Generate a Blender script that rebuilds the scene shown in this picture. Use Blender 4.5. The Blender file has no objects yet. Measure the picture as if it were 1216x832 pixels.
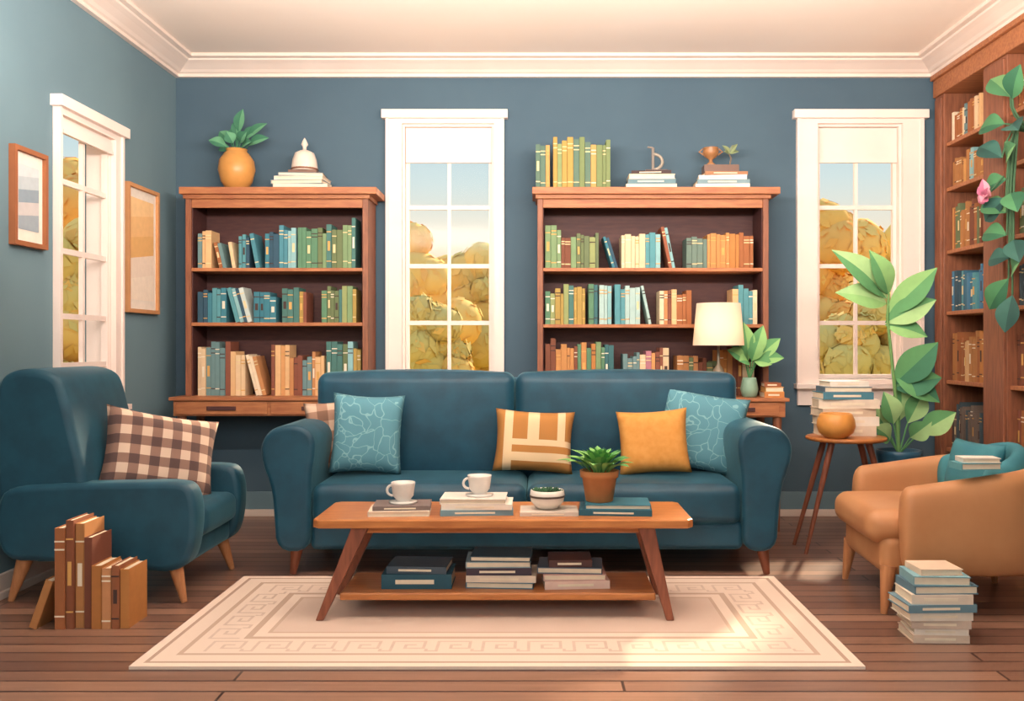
import bpy, bmesh, math, random
from mathutils import Vector, Matrix
R = random.Random(11)
scene = bpy.context.scene
COL = bpy.context.collection

def L(h, a=1.0):
    h = h.lstrip('#')
    o = []
    for i in (0, 2, 4):
        c = int(h[i:i+2], 16)/255
        o.append(c/12.92 if c <= 0.04045 else ((c+0.055)/1.055)**2.4)
    return (o[0], o[1], o[2], a)

# ------------------------------------------------------------ materials
def newmat(name):
    m = bpy.data.materials.new(name); m.use_nodes = True
    nt = m.node_tree
    return m, nt, nt.nodes['Principled BSDF']

def N(nt, t, **kw):
    n = nt.nodes.new(t)
    for k, v in kw.items():
        setattr(n, k, v)
    return n

def mth(nt, op, a, b=None, c=None):
    n = nt.nodes.new('ShaderNodeMath'); n.operation = op
    for i, x in enumerate((a, b, c)):
        if x is None: continue
        if isinstance(x, (int, float)): n.inputs[i].default_value = x
        else: nt.links.new(x, n.inputs[i])
    return n.outputs[0]

def mixc(nt, f, c1, c2):
    n = nt.nodes.new('ShaderNodeMix'); n.data_type = 'RGBA'
    for s, x in ((0, f), (6, c1), (7, c2)):
        if isinstance(x, (int, float, tuple)): n.inputs[s].default_value = x
        else: nt.links.new(x, n.inputs[s])
    return n.outputs[2]

def mat(name, c1, c2=None, rough=.7, scale=6, stretch=(1, 1, 1), metal=0, sheen=0, bump=0, detail=4, spec=.4):
    m, nt, b = newmat(name)
    c2 = c2 or c1
    tc = N(nt, 'ShaderNodeTexCoord'); mp = N(nt, 'ShaderNodeMapping')
    mp.inputs['Scale'].default_value = stretch
    nt.links.new(tc.outputs['Object'], mp.inputs[0])
    no = N(nt, 'ShaderNodeTexNoise'); no.inputs['Scale'].default_value = scale; no.inputs['Detail'].default_value = detail
    nt.links.new(mp.outputs[0], no.inputs['Vector'])
    rp = N(nt, 'ShaderNodeValToRGB')
    rp.color_ramp.elements[0].position = .35; rp.color_ramp.elements[1].position = .65
    rp.color_ramp.elements[0].color = L(c1); rp.color_ramp.elements[1].color = L(c2)
    nt.links.new(no.outputs['Fac'], rp.inputs[0]); nt.links.new(rp.outputs[0], b.inputs['Base Color'])
    b.inputs['Roughness'].default_value = rough; b.inputs['Metallic'].default_value = metal
    b.inputs['Specular IOR Level'].default_value = spec
    if sheen:
        b.inputs['Sheen Weight'].default_value = sheen; b.inputs['Sheen Roughness'].default_value = .35
        b.inputs['Sheen Tint'].default_value = L('8cc6d4')
    if bump:
        bp = N(nt, 'ShaderNodeBump'); bp.inputs['Strength'].default_value = bump; bp.inputs['Distance'].default_value = .01
        nt.links.new(no.outputs['Fac'], bp.inputs['Height']); nt.links.new(bp.outputs[0], b.inputs['Normal'])
    return m

def vmat(name, rough, nscale=25, amt=.2, c2=(0.02, 0.02, 0.02, 1), spec=.35):
    m, nt, b = newmat(name)
    at = N(nt, 'ShaderNodeAttribute', attribute_name='Col')
    tc = N(nt, 'ShaderNodeTexCoord'); no = N(nt, 'ShaderNodeTexNoise'); no.inputs['Scale'].default_value = nscale
    nt.links.new(tc.outputs['Object'], no.inputs['Vector'])
    f = mth(nt, 'MULTIPLY', no.outputs['Fac'], amt)
    nt.links.new(mixc(nt, f, at.outputs['Color'], c2), b.inputs['Base Color'])
    b.inputs['Roughness'].default_value = rough; b.inputs['Specular IOR Level'].default_value = spec
    return m

VM = vmat('painted_matte', .75)
VG = vmat('painted_gloss', .3)
FOL = vmat('hazed_autumn_foliage', .9, 1.2, .8, L('ffe2a0'), .05)  # haze over the trees is mixed into the leaf colour as pale yellow
WOOD = mat('oak_wood', '9e6040', 'b5764c', .5, 5, (1.5, 12, 12))
WOODV = mat('oak_wood_upright', '7d4d38', '955d43', .5, 5, (12, 12, 1.5))
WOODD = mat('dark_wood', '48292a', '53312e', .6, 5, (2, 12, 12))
TABLE = mat('table_wood', 'a86638', 'bf7c46', .32, 4, (1.5, 14, 14))
LEGW = mat('leg_wood', '764230', '8f533c', .4, 4, (14, 14, 2))
PALEW = mat('pale_leg_wood', 'b0744c', 'c48c60', .45, 4, (14, 14, 2))
WHITE = mat('window_white_paint', 'efdcd4', 'f3e2da', .5, 3)
TRIM = mat('crown_white_paint', 'e6d3c8', 'ead9cf', .5, 3)
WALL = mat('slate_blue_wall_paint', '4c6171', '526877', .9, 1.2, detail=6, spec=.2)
WALLL = mat('slate_blue_wall_paint_lit', '67808c', '6e8893', .9, 1.2, detail=6, spec=.2)  # same wall paint made paler: the left wall's brighter light is in the colour
CEIL = mat('ceiling_paint', 'f6e6da', 'f8eae0', .9, 1, spec=.2)
SOFA = mat('teal_velvet', '163f53', '1b4c62', .46, 9, sheen=.45, bump=.05)
CHAIRT = mat('teal_chair_fabric', '174053', '1d4c60', .52, 9, sheen=.4, bump=.05)
TAN = mat('tan_leather', 'b47e54', 'c08b60', .45, 5, bump=.05)
TEALP = mat('teal_lining', '357686', '3f8490', .7, 6)
GOLD = mat('gold_pillow_fabric', 'd09044', 'd89a50', .8, 30, bump=.1)

# ------------------------------------------------------------ mesh builder
class MB:
    def __init__(s): s.v = []; s.f = []; s.c = []; s.mi = []; s.sm = []; s.m = 0
    def add(s, vs, fs, col, M=None, smooth=False):
        o = len(s.v)
        for p in vs:
            p = Vector(p)
            s.v.append(M @ p if M is not None else p)
        for i, f in enumerate(fs):
            s.f.append([k+o for k in f])
            s.c.append(col[i] if isinstance(col, list) else col)
            s.mi.append(s.m); s.sm.append(smooth)
    def box(s, c, d, col=(.5, .5, .5, 1), M=None):
        x, y, z = d[0]/2, d[1]/2, d[2]/2
        vs = []
        for k in (-1, 1):
            for (i, j) in ((-1, -1), (1, -1), (1, 1), (-1, 1)):
                vs.append((c[0]+i*x, c[1]+j*y, c[2]+k*z))
        s.add(vs, [(3, 2, 1, 0), (4, 5, 6, 7), (0, 1, 5, 4), (1, 2, 6, 5), (2, 3, 7, 6), (3, 0, 4, 7)], col, M)
    def bx(s, x0, x1, y0, y1, z0, z1, col=(.5, .5, .5, 1), M=None):
        s.box(((x0+x1)/2, (y0+y1)/2, (z0+z1)/2), (abs(x1-x0), abs(y1-y0), abs(z1-z0)), col, M)
    def lathe(s, prof, c, col, seg=28, M=None, wob=None):
        vs = []; fs = []; n = len(prof)
        for r, z in prof:
            for k in range(seg):
                a = 2*math.pi*k/seg
                rr = r*(wob(a) if wob else 1)
                vs.append((c[0]+rr*math.cos(a), c[1]+rr*math.sin(a), c[2]+z))
        for i in range(n-1):
            for k in range(seg):
                k2 = (k+1) % seg
                fs.append((i*seg+k, i*seg+k2, (i+1)*seg+k2, (i+1)*seg+k))
        s.add(vs, fs, col, M, True)
        if prof[0][0] > 1e-4: s.add(vs[:seg][::-1], [tuple(range(seg))], col, M)
        if prof[-1][0] > 1e-4: s.add(vs[-seg:], [tuple(range(seg))], col, M)
    def tube(s, pts, rads, col, seg=10, M=None):
        pts = [Vector(p) for p in pts]; vs = []; fs = []
        for i, p in enumerate(pts):
            d = (pts[min(i+1, len(pts)-1)]-pts[max(i-1, 0)]).normalized()
            a = Vector((0, 1, 0)) if abs(d.y) < .9 else Vector((1, 0, 0))
            u = d.cross(a).normalized(); w = d.cross(u)
            r = rads[i] if isinstance(rads, (list, tuple)) else rads
            for k in range(seg):
                t = 2*math.pi*k/seg
                vs.append(p+u*r*math.cos(t)+w*r*math.sin(t))
        for i in range(len(pts)-1):
            for k in range(seg):
                k2 = (k+1) % seg
                fs.append((i*seg+k, (i+1)*seg+k, (i+1)*seg+k2, i*seg+k2))
        s.add(vs, fs, col, M, True)
        s.add(vs[:seg], [tuple(range(seg))], col, M); s.add(vs[-seg:][::-1], [tuple(range(seg))], col, M)
    def leaf(s, p0, p1, w, c1, c2, n=(0, -1, .6), bow=.12, fold=.25, pw=.8, seg=9):
        p0 = Vector(p0); p1 = Vector(p1); d = p1-p0; ln = d.length
        n = Vector(n); side = d.cross(n)
        if side.length < 1e-4: side = d.cross(Vector((1, 0, 0)))
        side.normalize(); nr = side.cross(d).normalized()
        vs = []; fs = []; cs = []
        for i in range(seg+1):
            t = i/seg
            p = p0+d*t+nr*bow*ln*math.sin(math.pi*t)
            ww = w/2*max(math.sin(math.pi*t**pw), .02)
            vs += [p+side*ww+nr*fold*ww, p, p-side*ww+nr*fold*ww]
        for i in range(seg):
            a = i*3
            fs += [(a, a+1, a+4, a+3), (a+1, a+2, a+5, a+4)]; cs += [c1, c2]
        s.add(vs, fs, cs, None, True)
    def obj(s, name, mats, parent=None, bevel=0, sub=0):
        me = bpy.data.meshes.new(name)
        xs = [v.x for v in s.v]; ys = [v.y for v in s.v]; zs = [v.z for v in s.v]
        o = Vector(((min(xs)+max(xs))/2, (min(ys)+max(ys))/2, min(zs)))
        me.from_pydata([v-o for v in s.v], [], s.f)
        ca = me.color_attributes.new(name='Col', type='FLOAT_COLOR', domain='CORNER')
        for p in me.polygons:
            p.use_smooth = s.sm[p.index]; p.material_index = s.mi[p.index]
            for li in p.loop_indices: ca.data[li].color = s.c[p.index]
        for m in (mats if isinstance(mats, list) else [mats]): me.materials.append(m)
        ob = bpy.data.objects.new(name, me); COL.objects.link(ob)
        place(ob, o, parent)
        if bevel:
            b = ob.modifiers.new('bevel', 'BEVEL'); b.width = bevel; b.segments = 2; b.limit_method = 'ANGLE'; b.angle_limit = .8
        if sub:
            b = ob.modifiers.new('sub', 'SUBSURF'); b.levels = sub; b.render_levels = sub
        return ob

def fixn(ob):
    bm = bmesh.new(); bm.from_mesh(ob.data); bmesh.ops.recalc_face_normals(bm, faces=bm.faces); bm.to_mesh(ob.data); bm.free()

def place(ob, loc, parent):
    if parent is not None:
        ob.parent = parent; ob.location = Vector(loc)-parent.location
    else: ob.location = loc

def group(name, loc=(0, 0, 0)):
    e = bpy.data.objects.new(name, None); e.location = loc; e.empty_display_size = .1
    COL.objects.link(e); return e

def rbox(name, x0, x1, y0, y1, z0, z1, bev, m, parent=None, puff=0):
    c = Vector(((x0+x1)/2, (y0+y1)/2, (z0+z1)/2)); d = Vector((x1-x0, y1-y0, z1-z0))/2
    me = bpy.data.meshes.new(name)
    vs = {}; V = []; F = []
    r = min(bev, d.x, d.y, d.z)
    def vid(p):
        k = tuple(round(q, 5) for q in p)
        if k not in vs:
            vs[k] = len(V)
            x, y, z = p
            q = Vector((x*d.x, y*d.y, z*d.z))
            inner = Vector([max(-d[i]+r, min(d[i]-r, q[i])) for i in range(3)])
            v = q-inner
            v = inner+v.normalized()*r if v.length > 1e-7 else q
            if puff:
                v.z += puff*(1-x*x)*(1-y*y)*z
                v.y += puff*(1-x*x)*(1-z*z)*y
            V.append(v)
        return vs[k]
    def samp(h):
        q = r/h
        a = [-1+q*(1-math.tan((4-t)*math.pi/16)) for t in range(5)]
        mid = [(-1+q)+(2-2*q)*i/8 for i in range(1, 8)]
        return a+mid+[-k for k in a[::-1]]
    S = [samp(d[i]) for i in range(3)]
    for ax in range(3):
        u, w = [(1, 2), (2, 0), (0, 1)][ax]
        for sg in (-1, 1):
            for i in range(len(S[u])-1):
                for j in range(len(S[w])-1):
                    q = []
                    for (a, b) in ((i, j), (i+1, j), (i+1, j+1), (i, j+1)):
                        p = [0, 0, 0]; p[ax] = sg; p[u] = S[u][a]; p[w] = S[w][b]; q.append(vid(p))
                    if sg < 0: q.reverse()
                    if len(set(q)) > 2: F.append(q)
    me.from_pydata(V, [], F)
    for p in me.polygons: p.use_smooth = True
    me.materials.append(m)
    ob = bpy.data.objects.new(name, me); COL.objects.link(ob); place(ob, c, parent)
    return ob

def chaikin(p, k=2):
    for _ in range(k):
        q = []
        for i in range(len(p)):
            a = p[i]; b = p[(i+1) % len(p)]
            q += [(a[0]*.75+b[0]*.25, a[1]*.75+b[1]*.25), (a[0]*.25+b[0]*.75, a[1]*.25+b[1]*.75)]
        p = q
    return p

def prism_y(name, pts, y0, y1, m, bev, parent=None):
    """extrude an XZ outline along Y with softly rolled edges"""
    pts = chaikin(pts); n = len(pts)
    area = sum(pts[i][0]*pts[(i+1) % n][1]-pts[(i+1) % n][0]*pts[i][1] for i in range(n))
    if area < 0: pts = pts[::-1]
    cx = sum(p[0] for p in pts)/n; cz = sum(p[1] for p in pts)/n
    nor = []
    for i in range(n):
        a = pts[i-1]; b = pts[(i+1) % n]; tx, tz = b[0]-a[0], b[1]-a[1]; l = math.hypot(tx, tz) or 1
        nor.append((tz/l, -tx/l))
    rings = [(y0+bev*(1-math.cos(math.pi/2*(k/4))), bev*(1-math.sin(math.pi/2*(k/4)))) for k in range(5)]
    rings = rings+[(y1-(r[0]-y0), r[1]) for r in rings[::-1]]
    V = []; F = []
    for (y, ins) in rings:
        for i in range(n):
            V.append((pts[i][0]-nor[i][0]*ins-cx, y-(y0+y1)/2, pts[i][1]-nor[i][1]*ins-cz))
    k = len(rings)
    for r in range(k-1):
        for i in range(n):
            j = (i+1) % n
            F.append((r*n+i, r*n+j, (r+1)*n+j, (r+1)*n+i))
    F.append(tuple(range(n))[::-1]); F.append(tuple((k-1)*n+i for i in range(n)))
    me = bpy.data.meshes.new(name); me.from_pydata(V, [], F)
    for p in me.polygons: p.use_smooth = len(p.vertices) == 4
    me.materials.append(m)
    ob = bpy.data.objects.new(name, me); COL.objects.link(ob); place(ob, (cx, (y0+y1)/2, cz), parent)
    fixn(ob)
    return ob

def pillow(name, loc, w, h, t, rot, m):
    n = 18; V = []; F = []
    for sgn in (-1, 1):
        for i in range(n+1):
            for j in range(n+1):
                u = -1+2*i/n; v = -1+2*j/n
                x = u*w/2*(1-.08*(1-v**2)*abs(u)); z = v*h/2*(1-.08*(1-u**2)*abs(v))
                th = t/2*((1-u**4)*(1-v**4))**.55
                th *= 1+.05*math.sin(5*u+3*v)
                V.append((x, sgn*th, z+h/2))
    o = (n+1)**2
    for s in range(2):
        for i in range(n):
            for j in range(n):
                q = [s*o+i*(n+1)+j, s*o+(i+1)*(n+1)+j, s*o+(i+1)*(n+1)+j+1, s*o+i*(n+1)+j+1]
                F.append(q if s == 0 else q[::-1])
    me = bpy.data.meshes.new(name); me.from_pydata(V, [], F)
    bm = bmesh.new(); bm.from_mesh(me); bmesh.ops.remove_doubles(bm, verts=bm.verts, dist=.0005); bm.to_mesh(me); bm.free()
    for p in me.polygons: p.use_smooth = True
    me.materials.append(m)
    ob = bpy.data.objects.new(name, me); COL.objects.link(ob)
    ob.location = loc; ob.rotation_euler = [math.radians(a) for a in rot]
    return ob

# ------------------------------------------------------------ books
TEALS = ['3f7f90', '5a98a2', '8fbcc0', '35566a', '4d8b9b']
CREAM = ['ecd6b4', 'e3b988', 'd99f68', 'f0dcc0', 'c98d5c', '8a5240', 'e6c8a2', 'a9683f', '6f8f92']
GREEN = ['5f8a6c', '6d7b55', '7f9a70', '4d7a74', '97a06a', '3f6f74', 'b0934f']
BROWN = ['a5663f', 'b57d4c', '7f4c38', 'c98e56', '6c7a58', 'bf8046']
PAGE = L('ecdcc4')

def book(mb, w, h, dp, colh, M):
    c = L(colh); t = .003
    mb.bx(t, w-t, .004, dp-.004, .004, h-.005, PAGE, M)
    mb.bx(0, t, .002, dp, 0, h, c, M); mb.bx(w-t, w, .002, dp, 0, h, c, M)
    mb.bx(t, w-t, 0, .0035, 0, h, c, M)
    k = R.random()
    bc = L(R.choice(['e6cf9e', 'd9a760', 'f0e2cc', '4a3632']))
    if k < .75:
        for z in ([.15, .82] if k < .4 else [.78, .86, .12]):
            mb.bx(.0005, w-.0005, -.0015, .001, h*z, h*z+.006, bc, M)
        if k < .3: mb.bx(w*.25, w*.75, -.0012, .001, h*.4, h*.62, bc, M)

def row(mb, M, length, hmin, hmax, dp, pal, lean=.25, lean0=False):
    x = 0
    while True:
        k = R.randint(2, 5); c = R.choice(pal)
        if (R.random() < lean and x > .05) or (lean0 and x == 0):
            a = R.uniform(.16, .36); h = R.uniform(hmin, hmax)
            x += h*math.sin(a)
            for _ in range(R.randint(1, 4)):
                w = R.uniform(.016, .028)
                if x+w > length: return
                book(mb, w, h*R.uniform(.93, 1), dp, R.choice(pal), M @ Matrix.Translation((x, 0, 0)) @ Matrix.Rotation(-a, 4, 'Y'))
                x += w/math.cos(a)+.001
            x += .008
        else:
            h0 = R.uniform(hmin, hmax)
            for _ in range(k):
                w = R.uniform(.018, .038)
                if x+w > length: return
                if R.random() < .5: c = R.choice(pal)
                hh = min(hmax, h0*R.uniform(.88, 1.06))
                book(mb, w, hh, dp*R.uniform(.9, 1), c, M @ Matrix.Translation((x, R.uniform(0, .012), 0)))
                x += w+.0015
        if R.random() < .15: x += .02

def stack(mb, cx, cy, z, specs):
    for (w, d, h, c) in specs:
        a = R.uniform(-.09, .09); cc = L(c)
        M = Matrix.Translation((cx+R.uniform(-.012, .012), cy+R.uniform(-.006, .006), z)) @ Matrix.Rotation(a, 4, 'Z')
        t = .0035
        mb.bx(-w/2+.004, w/2-.004, -d/2+.004, d/2-.004, t, h-t, PAGE, M)
        mb.bx(-w/2, w/2, -d/2, d/2, 0, t, cc, M); mb.bx(-w/2, w/2, -d/2, d/2, h-t, h, cc, M)
        if R.random() < .6:
            mb.bx(-w/2, w/2, -d/2, -d/2+.003, t, h-t, cc, M)
            mb.bx(-w*.3, w*.25, -d/2-.001, -d/2+.001, h*.35, h*.65, L('efe0c8'), M)
        else:
            mb.bx(-w/2, -w/2+.003, -d/2, d/2, t, h-t, cc, M)
        z += h
    return z

# ------------------------------------------------------------ room shell
XL, XR, YB, ZC, YF = -2.394, 2.95, 6.11, 3.0, -1.2
G = (.5, .5, .5, 1)
FLOOR, nt, b = newmat('wood_plank_floor')
tc = N(nt, 'ShaderNodeTexCoord'); br = N(nt, 'ShaderNodeTexBrick')
nt.links.new(tc.outputs['Object'], br.inputs['Vector'])
br.inputs['Scale'].default_value = 1; br.inputs['Brick Width'].default_value = 2.6; br.inputs['Row Height'].default_value = .095
br.inputs['Mortar Size'].default_value = .0055; br.inputs['Mortar Smooth'].default_value = .2
br.inputs['Color1'].default_value = L('7a594c'); br.inputs['Color2'].default_value = L('a9816b'); br.inputs['Mortar'].default_value = L('362422')
mp = N(nt, 'ShaderNodeMapping'); mp.inputs['Scale'].default_value = (1.0, 26, 1); nt.links.new(tc.outputs['Object'], mp.inputs[0])
no = N(nt, 'ShaderNodeTexNoise'); no.inputs['Scale'].default_value = 2.2; no.inputs['Detail'].default_value = 5
nt.links.new(mp.outputs[0], no.inputs['Vector'])
nt.links.new(mixc(nt, mth(nt, 'MULTIPLY', no.outputs['Fac'], .55), br.outputs['Color'], L('4f352e')), b.inputs['Base Color'])
b.inputs['Roughness'].default_value = .3
m = MB(); m.bx(XL-.15, XR+.15, YF, YB+.15, -.1, 0); m.obj('floor', FLOOR)
m = MB(); m.bx(XL-.15, XR+.15, YF, YB+.15, ZC, ZC+.1); m.obj('ceiling', CEIL)

W1 = (-.9, -.295); W2 = (1.83, 2.39); WZ = (.90, 2.58)
m = MB()
for a, b_ in ((XL-.15, W1[0]), (W1[1], W2[0]), (W2[1], XR+.15)): m.bx(a, b_, YB, YB+.15, 0, ZC)
for a, b_ in (W1, W2):
    m.bx(a, b_, YB, YB+.15, 0, WZ[0]); m.bx(a, b_, YB, YB+.15, WZ[1], ZC)
m.obj('wall_back', WALL)
LY = (4.60, 5.18); LZ = (.82, 2.27)
m = MB()
m.bx(XL-.15, XL, YF, LY[0], 0, ZC); m.bx(XL-.15, XL, LY[1], YB, 0, ZC)
m.bx(XL-.15, XL, LY[0], LY[1], 0, LZ[0]); m.bx(XL-.15, XL, LY[0], LY[1], LZ[1], ZC)
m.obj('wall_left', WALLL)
m = MB(); m.bx(XR, XR+.15, YF, YB, 0, ZC); m.obj('wall_right', WALL)

def crown(name, kind):
    prof = [(0, 2.885), (.03, 2.885), (.03, 2.905), (.045, 2.91), (.06, 2.925), (.10, 2.95), (.13, 2.965), (.135, 2.975), (.165, 2.98), (.165, 3.0), (0, 3.0)]
    n = len(prof); vs = []
    XF = 2.60
    for e in (0, 1):
        for o, z in prof:
            if kind == 'back': vs.append(((XL+o) if e == 0 else (XF-o), YB-o, z))
            if kind == 'left': vs.append((XL+o, (YF) if e == 0 else YB-o, z))
            if kind == 'right': vs.append((XF-o, (YF) if e == 0 else YB-o, z))
    fs = [(i, (i+1) % n, n+(i+1) % n, n+i) for i in range(n)]+[tuple(range(n)), tuple(range(2*n-1, n-1, -1))]
    mm = MB(); mm.add(vs, fs, G); fixn(mm.obj(name, TRIM))
crown('trim_1', 'back'); crown('trim_2', 'left'); crown('trim_3', 'right')

BASE = mat('baseboard_blue', '6a8591', '708b97', .6, 2)
m = MB(); m.bx(XL, 2.6, YB-.018, YB, 0.045, .16); m.m = 1; m.bx(XL, 2.6, YB-.03, YB, 0, .045); m.obj('baseboard_back', [BASE, TRIM], bevel=.004)
m = MB(); m.bx(XL, XL+.018, YF, YB-.03, .035, .11); m.bx(XL, XL+.03, YF, YB-.03, 0, .035); m.obj('baseboard_left', [TRIM], bevel=.004)

GLASS = bpy.data.materials.new('window_glass'); GLASS.use_nodes = True
nt = GLASS.node_tree; nt.nodes.clear()
o_ = N(nt, 'ShaderNodeOutputMaterial'); mx = N(nt, 'ShaderNodeMixShader'); mx.inputs[0].default_value = .004
nt.links.new(N(nt, 'ShaderNodeBsdfTransparent').outputs[0], mx.inputs[1]); gl = N(nt, 'ShaderNodeBsdfGlossy'); gl.inputs['Roughness'].default_value = .1
nt.links.new(gl.outputs[0], mx.inputs[2]); nt.links.new(mx.outputs[0], o_.inputs[0])

def window(name, w, cl, cr_, zt, zb, zbars, blindz, ins, M):
    """local: x across, y into wall (0 = wall face), z up. cl/cr_ casing widths, ins sash inset"""
    m = MB(); h = w/2
    B = lambda *a: m.bx(*a, G, M)
    B(-h-cl, -h, -.03, -.0005, zb-.03, zt+.03); B(h, h+cr_, -.03, -.0005, zb-.03, zt+.03)
    B(-h-cl-.006, -h-cl+.016, -.04, -.001, zb-.03, zt+.03); B(h+cr_-.016, h+cr_+.006, -.04, -.001, zb-.03, zt+.03)
    B(-h, h, -.03, -.0005, zt, zt+.03)
    B(-h-cl-.03, h+cr_+.03, -.06, -.0005, zt+.03, zt+.085)
    B(-h-cl-.02, h+cr_+.02, -.075, -.0005, zb-.06, zb-.03); B(-h-cl, h+cr_, -.03, -.0005, zb-.17, zb-.06)
    B(-h, h, -.03, .13, zb-.03, zb+.0)
    B(-h, -h+.015, 0, .13, zb, zt); B(h-.015, h, 0, .13, zb, zt)
    B(-h+.015, h-.015, 0, .13, zt-.015, zt)
    i0 = ins; i1 = ins+.035
    B(-h+.015, -h+.037, i0, i1, zb, zt-.015); B(h-.037, h-.015, i0, i1, zb, zt-.015)
    B(-h+.037, h-.037, i0, i1, zb, zb+.03)
    B(-.011, .011, i0+.006, i1-.006, zb+.03, blindz)
    for z in zbars:
        B(-h+.037, -.011, i0+.006, i1-.006, z-.014, z+.014); B(.011, h-.037, i0+.006, i1-.006, z-.014, z+.014)
    B(-h+.018, h-.018, i0-.02, i0-.012, blindz, zt-.017); B(-h+.018, h-.018, i0-.026, i0-.006, blindz-.018, blindz)
    m.m = 1; B(-h+.037, h-.037, ins+.017, ins+.018, zb+.03, blindz)
    return m.obj(name, [WHITE, GLASS])
zb_ = [2.344-.305, 1.65, 1.272]
window('window_1', W1[1]-W1[0], .10, .06, WZ[1], WZ[0], zb_, 2.35, .05, Matrix.Translation(((W1[0]+W1[1])/2, YB, 0)))
window('window_2', W2[1]-W2[0], .13, .13, WZ[1], WZ[0], zb_, 2.35, .05, Matrix.Translation(((W2[0]+W2[1])/2, YB, 0)))
window('window_3', LY[1]-LY[0], .035, .08, LZ[1], LZ[0], [1.95, 1.6, 1.27, 1.02], 2.2, .002, Matrix.Translation((XL, (LY[0]+LY[1])/2, 0)) @ Matrix.Rotation(math.pi/2, 4, 'Z'))

# ------------------------------------------------------------ pictures
def picture(name, y0, y1, z0, z1, cols, fr):
    m = MB(); x = XL+.001
    t = .022
    for a in ((y0, y0+t, z0, z1), (y1-t, y1, z0, z1), (y0+t, y1-t, z0, z0+t), (y0+t, y1-t, z1-t, z1)):
        m.bx(x, x+.03, a[0], a[1], a[2], a[3], L(fr))
    m.bx(x, x+.012, y0+t, y1-t, z0+t, z1-t, L('f3e8dc'))
    q = .055; a0, a1, b0, b1 = y0+t+q*.6, y1-t-q*.6, z0+t+q, z1-t-q
    n = len(cols)
    for i, c in enumerate(cols):
        zz0 = b0+(b1-b0)*i/n; zz1 = b0+(b1-b0)*(i+1)/n
        k = .35*(b1-b0)/n
        m.add([(x+.0135, a0, zz0), (x+.0135, a1, zz0+(k if i else 0)), (x+.0135, a1, zz1+(k if i < n-1 else 0)), (x+.0135, a0, zz1)], [(0, 1, 2, 3)], L(c))
    return m.obj(name, VM)
picture('framed_picture', 4.18, 4.463, 1.58, 2.034, ['9da9b3', 'c9c4c4', '8f9fac', 'b9c4cb', 'd0d4d8'], 'a0623f')
picture('framed_picture', 5.342, 5.775, 1.315, 2.07, ['fbead8', 'f6e2d0', 'eab777', 'f2c288', 'f8d09a'], 'cc9262')

# ------------------------------------------------------------ bookcases
def bookcase(name, x0, x1, c0, c1, shelves, ledge):
    m = MB(); yf = 5.80; yb = YB-.035
    t = .035
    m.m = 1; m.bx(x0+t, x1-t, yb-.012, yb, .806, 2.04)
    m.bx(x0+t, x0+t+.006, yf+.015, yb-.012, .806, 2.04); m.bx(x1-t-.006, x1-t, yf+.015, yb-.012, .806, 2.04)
    m.m = 2; m.bx(x0, x0+t, yf, yb, .806, 2.04); m.bx(x1-t, x1, yf, yb, .806, 2.04)
    m.m = 0
    for z in shelves: m.bx(x0+t, x1-t, yf+.005, yb-.012, z-.022, z)
    m.bx(x0+t, x1-t, yf+.01, yf+.03, 1.985, 2.04)
    m.bx(x0-.012, x1+.012, yf-.012, yb, 2.04, 2.065)
    m.bx(c0, c1, yf-.04, yb, 2.065, 2.108)
    l0, l1, ly = ledge
    m.bx(l0-.01, l1+.01, ly-.01, yb, .785, .806)
    m.bx(l0+.01, l1-.01, ly+.012, yb, .69, .785)
    nd = 3 if l1-l0 > 1.3 else 2
    for i in range(nd):
        a = l0+.03+(l1-l0-.06)*i/nd; b2 = l0+.03+(l1-l0-.06)*(i+1)/nd-.02
        m.bx(a, b2, ly, ly+.011, .70, .778)
    m.m = 1
    for i in range(nd):
        c = l0+.03+(l1-l0-.06)*(i+.5)/nd-.01
        m.bx(c-.09, c+.09, ly-.008, ly-.0005, .725, .75)
    m.m = 2
    for xx in (l0+.05, l1-.05):
        for yy in (ly+.05, yb-.05):
            m.tube([(xx, yy, .69), (xx, yy, .0)], [.028, .016], G, 10)
    return m.obj(name, [WOOD, WOODD, WOODV], bevel=.004)
bookcase('bookcase', -2.214, -1.07, -2.24, -1.012, [1.608, 1.266], (-2.25, -1.03, 5.66))
bookcase('bookcase', -.01, 1.439, -.042, 1.502, [1.608, 1.255], (-.04, 1.49, 5.55))

m = MB()
T = lambda x, z, y=5.83: Matrix.Translation((x, y, z))
row(m, T(-2.15, 1.608), .1, .2, .25, .17, CREAM, lean=0)
row(m, T(-2.05, 1.608), .16, .15, .18, .17, CREAM, lean=1, lean0=True)
row(m, T(-1.89, 1.608), .36, .2, .27, .18, TEALS+['e0c9a5', '8fbcc0', '6d7b55'], lean=.3)
row(m, T(-1.52, 1.608), .39, .24, .33, .18, GREEN, lean=0)
row(m, T(-2.15, 1.266), .5, .18, .25, .17, TEALS+['ecd6b4', 'e0c9a5', 'c9d4d0'], lean=.5)
row(m, T(-1.62, 1.266), .23, .19, .23, .18, GREEN+CREAM, lean=.5)
row(m, T(-1.37, 1.266), .24, .21, .23, .18, GREEN, lean=0)
row(m, T(-2.15, .806), .80, .24, .34, .18, CREAM, lean=.5)
row(m, T(-1.34, .806), .22, .3, .34, .18, TEALS+GREEN, lean=0)
m.obj('row_of_books', VM)
m = MB()
row(m, T(.04, 1.608), .35, .2, .27, .18, BROWN+GREEN, lean=0)
row(m, T(.40, 1.608), .1, .2, .27, .18, TEALS, lean=1, lean0=True)
row(m, T(.52, 1.608), .35, .2, .27, .18, ['8fbcc0', 'd9a46e', '5a98a2', '9a5b42', 'e0c9a5'], lean=.2)
row(m, T(.93, 1.608), .44, .19, .26, .18, BROWN+['4a8090', '6c8278', 'e0bd94'], lean=.1)
row(m, T(.04, 1.255), .34, .2, .26, .18, GREEN, lean=0)
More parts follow.
